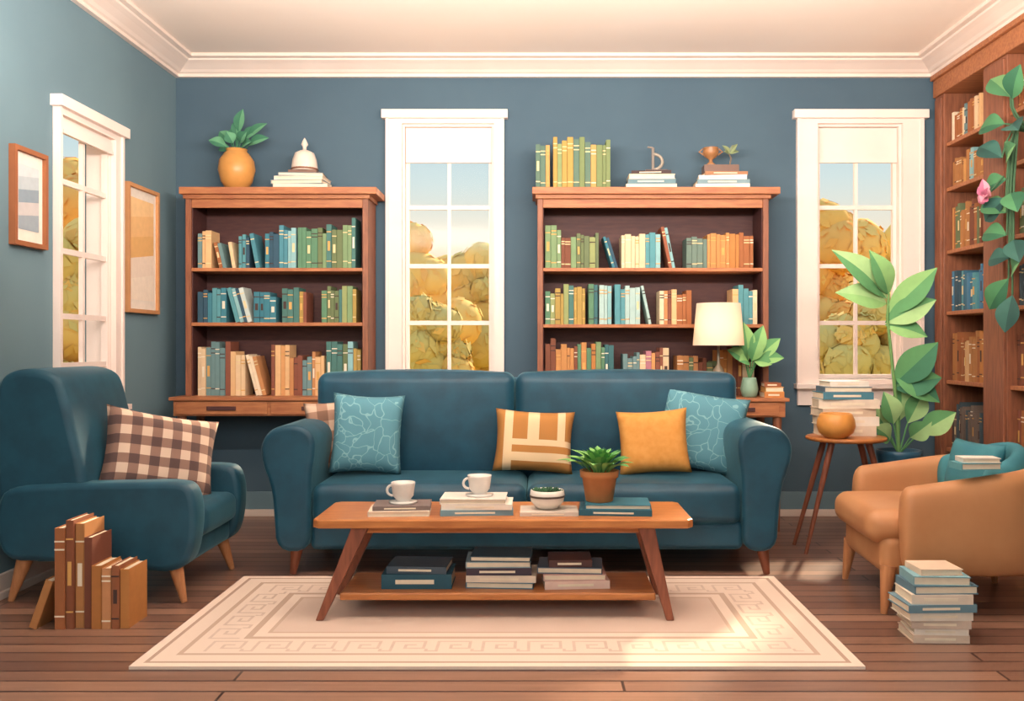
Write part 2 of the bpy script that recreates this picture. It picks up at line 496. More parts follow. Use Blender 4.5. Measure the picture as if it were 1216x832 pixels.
row(m, T(.38, 1.255), .34, .2, .27, .18, ['5a98a2', '8fbcc0', '6d9a90', 'b0ccc8'], lean=.6)
row(m, T(.76, 1.255), .26, .2, .24, .18, CREAM, lean=.3)
row(m, T(1.22, 1.255), .16, .2, .25, .18, ['e3b988', '5a98a2', 'ecd6b4'], lean=0)
row(m, T(.04, .806), .45, .29, .36, .18, GREEN+BROWN, lean=0)
row(m, T(.53, .806), .32, .26, .34, .18, CREAM+['c8604a', 'b87a8a'], lean=.1)
row(m, T(.87, .806), .50, .22, .31, .18, CREAM+BROWN, lean=.1)
m.obj('row_of_books', VM)
m = MB(); row(m, T(-.02, 2.108, 5.82), .49, .28, .325, .17, ['b5944f', '7b8a5c', '8b9a68', '5f7a6a', 'c59a5c', 'a5704c'], lean=0); m.obj('row_of_books', VM)

def stack_obj(name, cx, cy, z, specs):
    m = MB(); zt = stack(m, cx, cy, z, specs); m.obj(name, VM); return zt
z1 = stack_obj('stack_of_books', -1.51, 5.93, 2.108, [(.34, .22, .03, 'e6d9c8'), (.33, .22, .026, '8a9aa0'), (.31, .21, .026, 'f0e6da'), (.28, .2, .022, '6a7a84')])
z2 = stack_obj('stack_of_books', .715, 5.93, 2.108, [(.32, .2, .032, 'e6d9c8'), (.30, .2, .03, '6f8f98'), (.29, .19, .032, 'e8d4ba'), (.25, .18, .024, '4b3a3a')])
z3 = stack_obj('stack_of_books', 1.17, 5.93, 2.108, [(.34, .2, .032, 'efe4d6'), (.33, .2, .028, '7f9aa2'), (.30, .19, .03, 'f0e6da'), (.27, .18, .022, 'a97a5a')])
stack_obj('stack_of_books', 1.425, 5.66, .806, [(.12, .16, .035, 'c98248'), (.11, .15, .03, 'e0a862'), (.1, .14, .025, '9a5a3c')])
m = MB(); c = (-1.935, 5.93, 2.108)
m.lathe([(.045, 0), (.06, .005), (.098, .06), (.116, .135), (.108, .195), (.078, .24), (.062, .255), (.068, .268), (.058, .268), (.05, .24)], c, L('d09450'))
m.m = 1; top = Vector((c[0], c[1], c[2]+.25))
g1, g2 = L('64a07a'), L('3f7a5e')
for (dx, dy, dz, w) in ((-.17, -.03, .07, .08), (-.12, .03, .14, .08), (-.05, -.05, .12, .08), (-.02, .02, .17, .08), (.05, -.03, .27, .075), (.08, -.05, .12, .09), (.13, .03, .17, .08), (.21, -.01, .09, .08), (.19, .02, .19, .07), (-.13, .04, .03, .07), (.12, -.08, .05, .08), (.0, .0, .21, .06)):
    p1 = top+Vector((dx, dy, dz)); p0 = top+Vector((dx*.35, dy*.35, dz*.45))
    m.tube([top-Vector((0, 0, .03)), p0], .004, g2, 6)
    m.leaf(p0, p1, w, g1, g2, pw=1)
m.obj('potted_plant', [VG, VM])
m = MB(); c = (-1.50, 5.93, z1)
m.box((c[0], c[1], z1+.0125), (.18, .12, .023), L('8a685a'))
m.lathe([(.078, .024), (.084, .04), (.075, .10), (.06, .14), (.03, .155), (.012, .16), (.012, .18), (.022, .195), (.012, .22), (.0, .24)], c, L('e9d8ca'), 24)
m.lathe([(.083, .03), (.087, .036), (.083, .042)], c, L('8a5a44'))
m.obj('table_bell_ornament', VG)
m = MB(); c = Vector((.75, 5.93, z2))
m.box(c+Vector((0, 0, .0085)), (.14, .07, .016), L('5a4a46'))
pts = [c+Vector((-.02+.06*math.sin(t), 0, .07+.05*math.cos(t))) for t in [math.pi*k/12 for k in range(13)]]
m.tube([c+Vector((-.02, 0, .016)), c+Vector((-.02, 0, .16))], .01, L('8a8078')); m.tube(pts, .01, L('a59a8c')); m.tube([c+Vector((-.02, 0, .16)), c+Vector((-.055, 0, .165))], .006, L('8a8078'))
m.obj('letter_ornament', VG)
m = MB(); c = Vector((1.16, 5.93, z3))
m.box(c+Vector((.0, 0, .0255)), (.22, .1, .05), L('74564a'))
m.lathe([(.03, .05), (.035, .055), (.012, .075), (.012, .09), (.04, .11), (.052, .14), (.045, .16), (.05, .165), (.044, .165), (.03, .13)], c+Vector((-.06, 0, 0)), L('a5744c'))
for s in (-1, 1):
    m.tube([c+Vector((-.06+s*.045, 0, .12)), c+Vector((-.06+s*.075, 0, .14)), c+Vector((-.06+s*.05, 0, .16))], .005, L('a5744c'), 8)
m.tube([c+Vector((.06, 0, .05)), c+Vector((.07, 0, .10)), c+Vector((.05, 0, .14)), c+Vector((.08, 0, .18))], .005, L('7c6a58'), 8)
for dx, dz in ((-.05, .04), (.05, .05), (.06, .0), (-.04, .0)):
    m.leaf(c+Vector((.06, 0, .13)), c+Vector((.06+dx, -.01, .14+dz)), .035, L('8c9a70'), L('6c7a58'))
m.obj('trophy_ornament', VG)

# ------------------------------------------------------------ built-in bookcase on right wall
m = MB(); xf = 2.594; xb = XR-.002
ys = [(5.944, YB-.035), (5.14, 5.414), (4.0, 4.12), (2.9, 3.02)]
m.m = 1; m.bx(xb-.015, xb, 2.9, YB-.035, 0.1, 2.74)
m.m = 2
for a, b_ in ys:
    m.bx(xf+.004, xb-.015, a, b_, 0.1, 2.74); m.bx(xf-.008, xf+.02, a+.02, b_-.02, 0.12, 2.72)
m.m = 0
m.bx(xf-.01, xb, 2.9, YB-.035, 2.74, 2.85); m.bx(xf-.03, xb, 2.9, YB-.035, 2.85, 2.882)
m.bx(xf-.012, xb, 2.9, YB-.035, 0, .1)
SH = [2.42, 2.13, 1.73, 1.34, .90, .47]
for z in SH:
    for a, b_ in ((5.414, 5.944), (4.12, 5.14), (3.02, 4.0)): m.bx(xf+.02, xb-.015, a, b_, z-.025, z)
m.obj('built_in_bookcase', [WOOD, WOODD, WOODV], bevel=.004)
m = MB()
RZ = Matrix.Rotation(-math.pi/2, 4, 'Z')
pals = [CREAM, ['d09a5c', '8fbcc0', 'e0c9a5', 'b57d4c'], BROWN+['e3b988'], ['3f6f88', '4d80a0', '3b5868', '5a98a2'], BROWN+['6f9aa8', 'd9b080'], ['4a5a62', '5a4a48', '7a6a60'], BROWN]
for zi, (z, hh) in enumerate(zip(SH+[.1], [.22, .2, .3, .27, .31, .3, .27])):
    row(m, Matrix.Translation((xf+.04, 5.92, z)) @ RZ, .48, hh*.75, hh, .18, pals[zi], lean=.1)
    if z < 2.0 or z > 2.3: row(m, Matrix.Translation((xf+.05, 5.12, z)) @ RZ, .9, hh*.7, hh, .18, pals[(zi+2) % 7], lean=.1)
    else: row(m, Matrix.Translation((xf+.05, 4.75, z)) @ RZ, .55, hh*.7, hh, .18, pals[(zi+2) % 7], lean=.1)
m.obj('row_of_books', VM)

# ------------------------------------------------------------ rug
x0, x1, y0, y1 = -1.42, 1.13, 3.206, 4.46
RUG, nt, b = newmat('rug_weave')
tc = N(nt, 'ShaderNodeTexCoord'); sp = N(nt, 'ShaderNodeSeparateXYZ'); nt.links.new(tc.outputs['Object'], sp.inputs[0])
dx = mth(nt, 'SUBTRACT', (x1-x0)/2, mth(nt, 'ABSOLUTE', sp.outputs[0])); dy = mth(nt, 'SUBTRACT', (y1-y0)/2, mth(nt, 'ABSOLUTE', sp.outputs[1]))
dd = mth(nt, 'MINIMUM', dx, dy)
rp = N(nt, 'ShaderNodeValToRGB'); rp.color_ramp.interpolation = 'CONSTANT'
bands = [(0, 'e8d2c2'), (.035, 'b39888'), (.05, 'decabb'), (.115, 'bda493'), (.135, 'decabb'), (.30, 'bda493'), (.325, 'e0ccbd'), (.37, 'c2a998'), (.385, 'd0b9aa')]
cr = rp.color_ramp
cr.elements[0].color = L(bands[0][1]); cr.elements[1].position = bands[1][0]; cr.elements[1].color = L(bands[1][1])
for p_, c_ in bands[2:]:
    e = cr.elements.new(p_); e.color = L(c_)
nt.links.new(dd, rp.inputs[0])
no = N(nt, 'ShaderNodeTexNoise'); no.inputs['Scale'].default_value = 180; nt.links.new(tc.outputs['Object'], no.inputs['Vector'])
nt.links.new(mixc(nt, mth(nt, 'MULTIPLY', no.outputs['Fac'], .12), rp.outputs[0], L('a08878')), b.inputs['Base Color'])
b.inputs['Roughness'].default_value = .95; b.inputs['Specular IOR Level'].default_value = .1
m = MB(); m.bx(x0, x1, y0, y1, 0.001, .012)
# greek-key inlay woven into the border (flat faces just above the pile)
m.m = 1; kc = L('d0b8a8')
def key(M):
    for (a, b2, c_, d_) in ((0, .012, 0, .12), (.012, .13, .108, .12), (.118, .13, .03, .108), (.05, .118, .03, .042), (.05, .062, .042, .08), (.062, .095, .068, .08), (.13, .168, 0, .012), (.13, .142, .012, .03)):
        m.add([(a, c_, .0124), (b2, c_, .0124), (b2, d_, .0124), (a, d_, .0124)], [(0, 1, 2, 3)], kc, M)
for s in range(13):
    key(Matrix.Translation((x0+.2+s*.168, y0+.155, 0))); key(Matrix.Translation((x0+.2+s*.168, y1-.285, 0)))
for s in range(4):
    key(Matrix.Translation((x0+.285, y0+.30+s*.168, 0)) @ Matrix.Rotation(math.pi/2, 4, 'Z'))
    key(Matrix.Translation((x1-.165, y0+.30+s*.168, 0)) @ Matrix.Rotation(math.pi/2, 4, 'Z'))
m.obj('area_rug', [RUG, VM])

# ------------------------------------------------------------ sofa
S = group('sofa', (-.06, 4.93, 0))
rbox('base', -1.12, 1.0, 4.53, 5.35, .12, .26, .03, SOFA, S)
rbox('seat_cushion_1', -1.11, -.062, 4.50, 5.08, .245, .445, .05, SOFA, S, .012)
rbox('seat_cushion_2', -.058, .99, 4.50, 5.08, .245, .445, .05, SOFA, S, .012)
rbox('back_frame', -1.17, 1.04, 5.12, 5.37, .12, .94, .07, SOFA, S)
rbox('back_cushion_1', -1.20, -.132, 4.98, 5.24, .40, .972, .055, SOFA, S, .02)
rbox('back_cushion_2', -.128, 1.07, 4.98, 5.24, .40, .972, .055, SOFA, S, .02)
AP = [(0.035, .12), (.035, .3), (.03, .5), (.015, .58), (.01, .67), (.055, .725), (.14, .74), (.23, .715), (.278, .64), (.268, .55), (.225, .44), (.21, .3), (.20, .12)]
prism_y('arm_right', [(.957+u, z) for u, z in AP], 4.49, 5.3, SOFA, .025, S)
prism_y('arm_left', [(-1.078-u, z) for u, z in AP], 4.49, 5.3, SOFA, .025, S)
m = MB()
for xx, s in ((-1.19, -1), (1.10, 1)):
    for yy in (4.56, 5.28):
        m.tube([(xx, yy, .13), (xx+s*.02, yy-.005, 0)], [.032, .016], G, 12)
m.obj('legs', LEGW, S)

def pmat_floral():
    m_, nt, b = newmat('light_blue_floral')
    tc = N(nt, 'ShaderNodeTexCoord'); no = N(nt, 'ShaderNodeTexNoise'); no.inputs['Scale'].default_value = 6
    nt.links.new(tc.outputs['Object'], no.inputs['Vector'])
    vm = N(nt, 'ShaderNodeVectorMath'); vm.operation = 'MULTIPLY_ADD'; vm.inputs[1].default_value = (.3, .3, .3)
    nt.links.new(no.outputs['Color'], vm.inputs[0]); nt.links.new(tc.outputs['Object'], vm.inputs[2])
    vo = N(nt, 'ShaderNodeTexVoronoi', feature='DISTANCE_TO_EDGE'); vo.inputs['Scale'].default_value = 11
    nt.links.new(vm.outputs[0], vo.inputs['Vector'])
    f = mth(nt, 'LESS_THAN', vo.outputs['Distance'], .028)
    nt.links.new(mixc(nt, f, L('588f9f'), L('7fb0ba')), b.inputs['Base Color']); b.inputs['Roughness'].default_value = .85
    return m_
def pmat_plaid(name, cA, cB, cC, fr, w=.5):
    m_, nt, b = newmat(name)
    tc = N(nt, 'ShaderNodeTexCoord'); sp = N(nt, 'ShaderNodeSeparateXYZ'); nt.links.new(tc.outputs['Object'], sp.inputs[0])
    sx = mth(nt, 'GREATER_THAN', mth(nt, 'FRACT', mth(nt, 'MULTIPLY_ADD', sp.outputs[0], fr, 50.25)), w)
    sz = mth(nt, 'GREATER_THAN', mth(nt, 'FRACT', mth(nt, 'MULTIPLY_ADD', sp.outputs[2], fr, 50.1)), w)
    s = mth(nt, 'MULTIPLY', mth(nt, 'ADD', sx, sz), .5)
    rp = N(nt, 'ShaderNodeValToRGB'); rp.color_ramp.interpolation = 'CONSTANT'
    rp.color_ramp.elements[0].color = L(cA); rp.color_ramp.elements[1].position = .3; rp.color_ramp.elements[1].color = L(cB)
    e = rp.color_ramp.elements.new(.8); e.color = L(cC)
    nt.links.new(s, rp.inputs[0]); nt.links.new(rp.outputs[0], b.inputs['Base Color']); b.inputs['Roughness'].default_value = .9
    return m_
FLO = pmat_floral()
PLAID = pmat_plaid('brown_plaid', 'ceb5a2', '8b6c60', '584341', 11)
PLAID2 = pmat_plaid('faded_plaid', 'd0b29c', 'a8826e', '82604f', 9)
def pmat_stripes():
    m_, nt, b = newmat('gold_stripes')
    tc = N(nt, 'ShaderNodeTexCoord'); sp = N(nt, 'ShaderNodeSeparateXYZ'); nt.links.new(tc.outputs['Object'], sp.inputs[0])
    X = sp.outputs[0]; Z = sp.outputs[2]
    def band(src, c, w): return mth(nt, 'LESS_THAN', mth(nt, 'ABSOLUTE', mth(nt, 'SUBTRACT', src, c)), w)
    v = mth(nt, 'MAXIMUM', mth(nt, 'MAXIMUM', band(X, -.135, .022), band(X, -.005, .03)), band(X, .14, .02))
    up = mth(nt, 'GREATER_THAN', Z, .165)
    vv = mth(nt, 'MAXIMUM', mth(nt, 'MULTIPLY', v, up), band(X, -.135, .022))
    hz = mth(nt, 'MULTIPLY', mth(nt, 'MAXIMUM', band(Z, .15, .016), band(Z, .075, .022)), mth(nt, 'GREATER_THAN', X, -.13))
    f = mth(nt, 'MAXIMUM', vv, hz)
    nt.links.new(mixc(nt, f, L('b0783c'), L('e0c49c')), b.inputs['Base Color']); b.inputs['Roughness'].default_value = .85
    return m_
STR = pmat_stripes()
pillow('throw_pillow', (-1.055, 4.90, .46), .30, .38, .09, (-12, -6, 14), PLAID2)
pillow('throw_pillow', (-.895, 4.76, .46), .37, .42, .13, (-13, 3, 8), FLO)
pillow('throw_pillow', (-.035, 4.81, .46), .42, .335, .12, (-17, 3, 0), STR)
pillow('throw_pillow', (.60, 4.76, .46), .37, .34, .13, (-16, -4, -6), GOLD)
pillow('throw_pillow', (.83, 4.90, .455), .46, .43, .11, (-11, 10, -4), FLO)

# ------------------------------------------------------------ coffee table
C = group('coffee_table', (-.145, 3.93, 0))
m = MB()
px = [(-.89, 3.72), (.60, 3.72), (.622, 3.745), (.622, 4.135), (.60, 4.16), (-.89, 4.16), (-.912, 4.135), (-.912, 3.745)]
n = 8
m.add([(x, y, .386) for x, y in px]+[(x, y, .422) for x, y in px], [tuple(range(n))[::-1], tuple(range(n, 2*n))]+[(i, (i+1) % n, n+(i+1) % n, n+i) for i in range(n)], G)
m.bx(-.76, .47, 3.80, 4.08, .352, .386)
m.obj('table_top', TABLE, C, bevel=.006)
m = MB()
for yy, s in ((3.775, -1), (4.105, 1)):
    for xt, xb_ in ((-.725, -.885), (.435, .53)):
        vs = []
        for (xx, y_, z, hw) in ((xb_, yy+s*.03, 0.013, .016), (xt, yy, .386, .034)):
            vs += [(xx-hw, y_-hw*.8, z), (xx+hw, y_-hw*.8, z), (xx+hw, y_+hw*.8, z), (xx-hw, y_+hw*.8, z)]
        m.add(vs, [(3, 2, 1, 0), (4, 5, 6, 7), (0, 1, 5, 4), (1, 2, 6, 5), (2, 3, 7, 6), (3, 0, 4, 7)], G)
m.obj('legs', LEGW, C, bevel=.004)
m = MB(); m.bx(-.81, .475, 3.765, 4.11, .086, .116); m.obj('lower_shelf', TABLE, C, bevel=.005)

TZ = .422
za = stack_obj('stack_of_books', -.575, 3.88, TZ, [(.25, .18, .022, 'e6d5c2'), (.235, .17, .018, '7c6c68')])
zb2 = stack_obj('stack_of_books', -.265, 3.90, TZ, [(.30, .2, .024, '7a9aa6'), (.29, .19, .022, 'efe4d6'), (.27, .19, .022, 'e4dad0')])
zc = stack_obj('book', .03, 3.88, TZ, [(.24, .17, .016, 'd4c5b7')])
zd = stack_obj('stack_of_books', .33, 3.90, TZ, [(.30, .2, .024, '2f5f70'), (.27, .19, .02, '3d7d90')])
def mug(x, y, z, flip=1):
    m = MB(); c = (x, y, z); w = L('f4ece4')
    m.lathe([(.055, 0), (.06, .006), (.03, .008), (.028, .012), (.043, .03), (.050, .08), (.0505, .087), (.047, .087), (.042, .035), (.0, .02)], c, w)
    m.tube([(x+flip*(.044+.024*math.sin(t)), y, z+(.052+.022*math.cos(t))) for t in [math.pi*k/10 for k in range(11)]], .0055, w, 8)
    m.lathe([(.045, .07), (.0, .0705)], c, L('6a3f2a'))
    m.obj('coffee_mug', VG)
mug(-.57, 3.89, za, -1); mug(-.25, 3.9, zb2, -1)
m = MB(); c = (.035, 3.89, zc)
m.lathe([(.03, 0), (.045, .004), (.068, .03), (.073, .055), (.07, .078), (.063, .078), (.06, .062), (.0, .066)], c, L('f2e8dd'))
m.lathe([(.0745, .05), (.0745, .058)], c, L('5a4a44'))
m.m = 1
for i in range(60):
    a = R.uniform(0, 6.28); r = R.uniform(0, .055); p = Vector((c[0]+r*math.cos(a), c[1]+r*math.sin(a), zc+.062))
    m.leaf(p, p+Vector((.016*math.cos(a), .016*math.sin(a), .022)), .014, L('3c6b48'), L('274a34'), seg=3)
m.obj('succulent_bowl', [VG, VM])
m = MB(); c = Vector((.255, 3.91, zd))
m.lathe([(.052, 0), (.058, .004), (.073, .10), (.08, .102), (.083, .13), (.075, .13), (.07, .112), (.0, .115)], c, L('cc8653'))
m.m = 1
for i in range(54):
    a = i*2.4; k = i/54; el = math.radians(80-62*k); r0 = .055*k
    ln = R.uniform(.12, .15)*(.85+.25*k)
    p0 = c+Vector((r0*math.cos(a)*.7, r0*math.sin(a)*.7, .11)); d = Vector((math.cos(a)*math.cos(el), math.sin(a)*math.cos(el), math.sin(el)))
    m.leaf(p0, p0+d*ln, .048, L('8cc46e'), L('5ca05a'), n=(-math.cos(a)*.3, -math.sin(a)*.3, 1), bow=.15, pw=1.4)
m.obj('potted_succulent', [VM, VM])
stack_obj('stack_of_books', -.50, 3.93, .116, [(.29, .2, .06, '2f5a6c'), (.25, .19, .03, '4a5a68')])
stack_obj('stack_of_books', -.165, 3.93, .116, [(.28, .2, .026, '4f7a90'), (.29, .2, .028, 'e6d5c2'), (.27, .2, .03, '4a3f4c'), (.27, .19, .026, '9ab0b8'), (.25, .19, .022, '3b5868')])
stack_obj('stack_of_books', .14, 3.93, .116, [(.27, .2, .033, 'e8c9bc'), (.26, .2, .026, 'd4a8a0'), (.27, .19, .026, '5a6a7c'), (.18, .16, .03, '5a3c3a')])

# ------------------------------------------------------------ left armchair
A = group('armchair', (-1.93, 4.35, 0))
side = [(-2.30, .19), (-2.35, .3), (-2.34, .44), (-2.3, .51), (-2.1, .525), (-1.8, .53), (-1.56, .535), (-1.50, .51), (-1.475, .40), (-1.49, .25), (-1.52, .17), (-1.60, .14), (-1.70, .15), (-1.78, .17), (-2.15, .19)]
prism_y('arm_near', side, 3.99, 4.12, CHAIRT, .028, A)
prism_y('arm_far', side, 4.58, 4.71, CHAIRT, .028, A)
rbox('seat_base', -2.25, -1.53, 4.1, 4.6, .16, .29, .03, CHAIRT, A)
rbox('seat_cushion', -2.1, -1.485, 4.125, 4.575, .265, .405, .045, CHAIRT, A, .015)
back = [(-2.15, .22), (-1.99, .36), (-1.96, .5), (-2.02, .75), (-2.06, .92), (-2.09, .99), (-2.17, 1.02), (-2.28, 1.02), (-2.35, .98), (-2.378, .85), (-2.365, .5), (-2.33, .22)]
prism_y('back', back, 4.02, 4.62, CHAIRT, .035, A)
m = MB()
for (xx, yy, sx, sy) in ((-1.60, 4.06, .05, -.01), (-1.60, 4.64, .06, .01), (-2.26, 4.08, -.06, -.01), (-2.26, 4.62, -.06, .01)):
    m.tube([(xx, yy, .19), (xx+sx, yy+sy, 0)], [.036, .013], G, 12)
m.obj('legs', PALEW, A)
pillow('throw_pillow', (-1.77, 4.28, .42), .53, .41, .15, (-20, 12, 38), PLAID)

m = MB()
M0 = Matrix.Translation((-1.915, 3.66, 0))
x = 0
for w, h, c in ((.04, .40, 'a5663f'), (.03, .43, '8a5238'), (.035, .415, 'b57d4c'), (.03, .36, '7a4634'), (.04, .25, 'b5763f'), (.035, .24, 'c98e62'), (.03, .25, '9c6040'), (.035, .235, 'bf8046')):
    book(m, w, h, .17, c, M0 @ Matrix.Translation((x, R.uniform(0, .02), 0))); x += w+.002
book(m, .03, .2, .15, 'b57d4c', M0 @ Matrix.Translation((-.105, 0, .0)) @ Matrix.Rotation(.34, 4, 'Y') @ Matrix.Translation((0, 0, .01)))
m.obj('upright_books', VM)

# ------------------------------------------------------------ right tub chair (local: faces +x)
TC = group('tub_chair')
def ushell(name, r, xs, h0, h1, zb, th, m_, arc_only=False):
    path = []
    if not arc_only:
        for i in range(7): path.append((xs-(xs+.08)*i/6, r, (0, 1)))
    for i in range(0 if arc_only else 1, 17):
        a = math.pi/2+math.pi*i/16
        path.append((-.08+r*math.cos(a), r*math.sin(a), (math.cos(a), math.sin(a))))
    if not arc_only:
        for i in range(1, 7): path.append((-.08+(xs+.08)*i/6, -r, (0, -1)))
    V = []; F = []; k = 8; n = len(path)
    for i, (x, y, nn) in enumerate(path):
        s = math.sin(math.pi*i/(n-1)); h = h0+(h1-h0)*s**1.2
        for off, z in ((0, zb), (.012, zb+.12), (.012, h-.08), (0, h-.025), (-th*.5, h), (-th, h-.025), (-th, h-.1), (-th, zb)):
            V.append((x+nn[0]*off, y+nn[1]*off, z))
    for i in range(n-1):
        for j in range(k):
            F.append((i*k+j, i*k+(j+1) % k, (i+1)*k+(j+1) % k, (i+1)*k+j))
    F.append(tuple(range(k))[::-1]); F.append(tuple((n-1)*k+j for j in range(k)))
    mm = MB(); mm.add(V, F, G, None, True); fixn(mm.obj(name, m_, TC, sub=2))
ushell('shell', .345, .26, .495, .58, .15, .085, TAN)
ushell('lining', .255, .2, .55, .635, .35, .07, TEALP, True)
rbox('seat_base', -.3, .31, -.255, .265, .14, .30, .04, TAN, TC)
rbox('seat_cushion', -.25, .36, -.262, .262, .26, .39, .055, TAN, TC, .015)
m = MB()
for sx, sy in ((.28, .25), (.28, -.25), (-.3, .22), (-.3, -.22)):
    m.tube([(sx, sy, .18), (sx*1.08, sy*1.06, 0)], [.032, .012], G, 12)
m.obj('legs', PALEW, TC)
TC.location = (1.79, 4.15, 0); TC.rotation_euler = (0, 0, math.radians(177)); TC.scale = (1.1, 1.1, 1.1)
pillow('throw_pillow', (1.94, 4.19, .445), .36, .25, .10, (-14, 0, -80), TEALP)
m = MB(); stack(m, 1.80, 3.815, .615, [(.17, .1, .028, '5a98a2'), (.15, .09, .02, 'e6ddd2')]); m.obj('stack_of_books', VM)
stack_obj('stack_of_books', 1.52, 3.57, 0, [(.21, .17, .03, 'e0c9b4'), (.20, .17, .026, 'efe4d6'), (.22, .18, .032, 'd4bfae'), (.24, .18, .032, 'e8dccc'), (.26, .19, .03, '6f8f9c'), (.23, .18, .036, 'e6d5c2'), (.24, .18, .032, '5a7a8a'), (.21, .17, .034, '7faab4'), (.16, .15, .024, 'e0c8b0')])

# ------------------------------------------------------------ round side table + things
m = MB(); cx, cy = 1.69, 5.10
m.m = 0; m.lathe([(.0, .60), (.20, .60), (.215, .607), (.215, .618), (.21, .623), (0, .623)], (cx, cy, 0), G, 40)
m.m = 1
for a in (215, 325, 35, 145):
    ca, sa = math.cos(math.radians(a)), math.sin(math.radians(a))
    m.tube([(cx+.12*ca, cy+.12*sa, .60), (cx+.31*ca, cy+.2*sa, 0)], [.019, .010], G, 10)
m.obj('side_table', [TABLE, LEGW])
m = MB()
m.lathe([(.04, 0), (.055, .004), (.09, .03), (.102, .065), (.098, .10), (.085, .128), (.078, .135), (.072, .13), (.08, .10), (.06, .04), (0, .02)], (1.60, 4.99, .623), L('dd974c'), 40)
m.obj('ceramic_bowl', VG)
stack_obj('stack_of_books', 1.715, 5.21, .623, [(.30, .2, .055, 'e0cdb8'), (.32, .2, .05, 'efe4d6'), (.30, .2, .045, 'd8bfa7'), (.33, .2, .05, 'e6d5c2'), (.28, .2, .04, '4f8496'), (.26, .19, .03, '6a7a88'), (.22, .17, .03, 'efe6da')])

# ------------------------------------------------------------ lamp
m = MB(); c = (1.092, 5.635, .806)
m.lathe([(.07, 0), (.072, .01), (.05, .02), (.018, .035), (.012, .06), (.03, .09), (.04, .13), (.03, .17), (.01, .2), (.007, .34), (.007, .42), (0, .42)], c, L('8a7a66'))
m.m = 1
m.lathe([(.155, .316), (.132, .572), (.129, .572), (.152, .316)], c, L('f7e6d2'), 40)
SHADE, nt, b = newmat('linen_shade')
b.inputs['Roughness'].default_value = .9
wv = N(nt, 'ShaderNodeTexNoise'); wv.inputs['Scale'].default_value = 90
nt.links.new(mixc(nt, mth(nt, 'MULTIPLY', wv.outputs['Fac'], .2), L('f9e8d6'), L('e5cbb0')), b.inputs['Base Color'])
tr = N(nt, 'ShaderNodeBsdfTranslucent'); tr.inputs[0].default_value = L('f9e4cc'); mx = N(nt, 'ShaderNodeMixShader'); mx.inputs[0].default_value = .3
nt.links.new(b.outputs[0], mx.inputs[1]); nt.links.new(tr.outputs[0], mx.inputs[2]); nt.links.new(mx.outputs[0], nt.nodes['Material Output'].inputs[0])
m.obj('table_lamp', [VG, SHADE])
ld = bpy.data.lights.new('lamp_bulb', 'POINT'); ld.energy = 3; ld.color = (1, .82, .6); ld.shadow_soft_size = .03
lo = bpy.data.objects.new('lamp_bulb', ld); lo.location = (c[0], c[1], 1.26); COL.objects.link(lo)

# plants
G1, G2, G3 = L('8fbf78'), L('5f9a64'), L('3f7a5c'); G0 = L('a3c98a')
def bigleaf(m, o, a, b_, w, c1, c2, dy0=0, dy1=-.08):
    m.leaf(o+Vector((a[0], dy0, a[1])), o+Vector((b_[0], dy1, b_[1])), w, c1, c2, n=(0, -1, .35), bow=.10, pw=.95, seg=12)
m = MB(); o = Vector((1.29, 5.68, .806)); m.m = 0
m.lathe([(.035, 0), (.045, .005), (.055, .05), (.045, .10), (.04, .12), (.036, .12), (.03, .1), (0, .09)], o, L('8fb09a'))
m.m = 1
for ex, ez, w, dy in ((-.15, .29, .09, -.06), (-.12, .40, .10, 0.02), (-.03, .46, .10, .03), (.09, .44, .10, .02), (.19, .36, .10, 0), (.20, .24, .09, -.05), (.12, .20, .09, -.08), (-.08, .22, .09, -.08), (.04, .35, .09, -.08)):
    p = o+Vector((ex*.2, dy*.4, .22)); m.tube([o+Vector((0, 0, .1)), p], .004, G2, 6)
    m.leaf(p, o+Vector((ex, dy, ez)), w, G1, G2, n=(0, -1, .6), pw=1)
m.obj('potted_plant', [VG, VM])

m = MB(); o = Vector((2.06, 5.30, 0)); m.m = 0
m.lathe([(.08, 0), (.085, .01), (.115, .45), (.125, .5), (.125, .525), (.115, .525), (.11, .49), (0, .49)], o, L('2f5a74'))
m.m = 1
m.tube([o+Vector(p) for p in ((0, 0, .49), (-.02, -.01, .8), (-.06, -.02, 1.15), (-.075, -.02, 1.28), (-.065, -.02, 1.42))], [.012, .011, .009, .008, .006], L('6f9a5c'), 8)
for a, b_, w, c1, c2 in (((-.07, 1.39), (-.41, 1.66), .16, G0, G2), ((-.07, 1.36), (-.39, 1.42), .15, G0, G1), ((-.06, 1.41), (-.2, 1.66), .14, G1, G2),
                    ((-.075, 1.29), (.185, 1.56), .15, G2, G1), ((-.08, 1.25), (.18, 1.38), .15, G0, G2), ((-.08, 1.24), (.13, 1.17), .12, G1, G2),
                    ((-.03, .90), (.19, 1.14), .18, G3, G2), ((-.03, .88), (.21, .94), .17, G3, G2), ((-.03, .95), (.2, .80), .15, G2, G3)):
    bigleaf(m, o, a, b_, w, c1, c2)
for b_, w, dy in (((-.19, .67), .12, -.12), ((-.10, .86), .13, -.03), ((.14, .87), .13, 0), ((.29, .745), .14, -.08), ((-.17, .775), .12, .02), ((.12, .70), .12, -.16), ((.03, .90), .12, .05)):
    p = (b_[0]*.35, .52+(b_[1]-.52)*.45)
    m.tube([o+Vector((0, 0, .5)), o+Vector((p[0], dy*.35, p[1]))], .005, G2, 6)
    bigleaf(m, o, p, b_, w, G0, G2, dy*.35, dy)
m.obj('rubber_plant', [VG, VM])

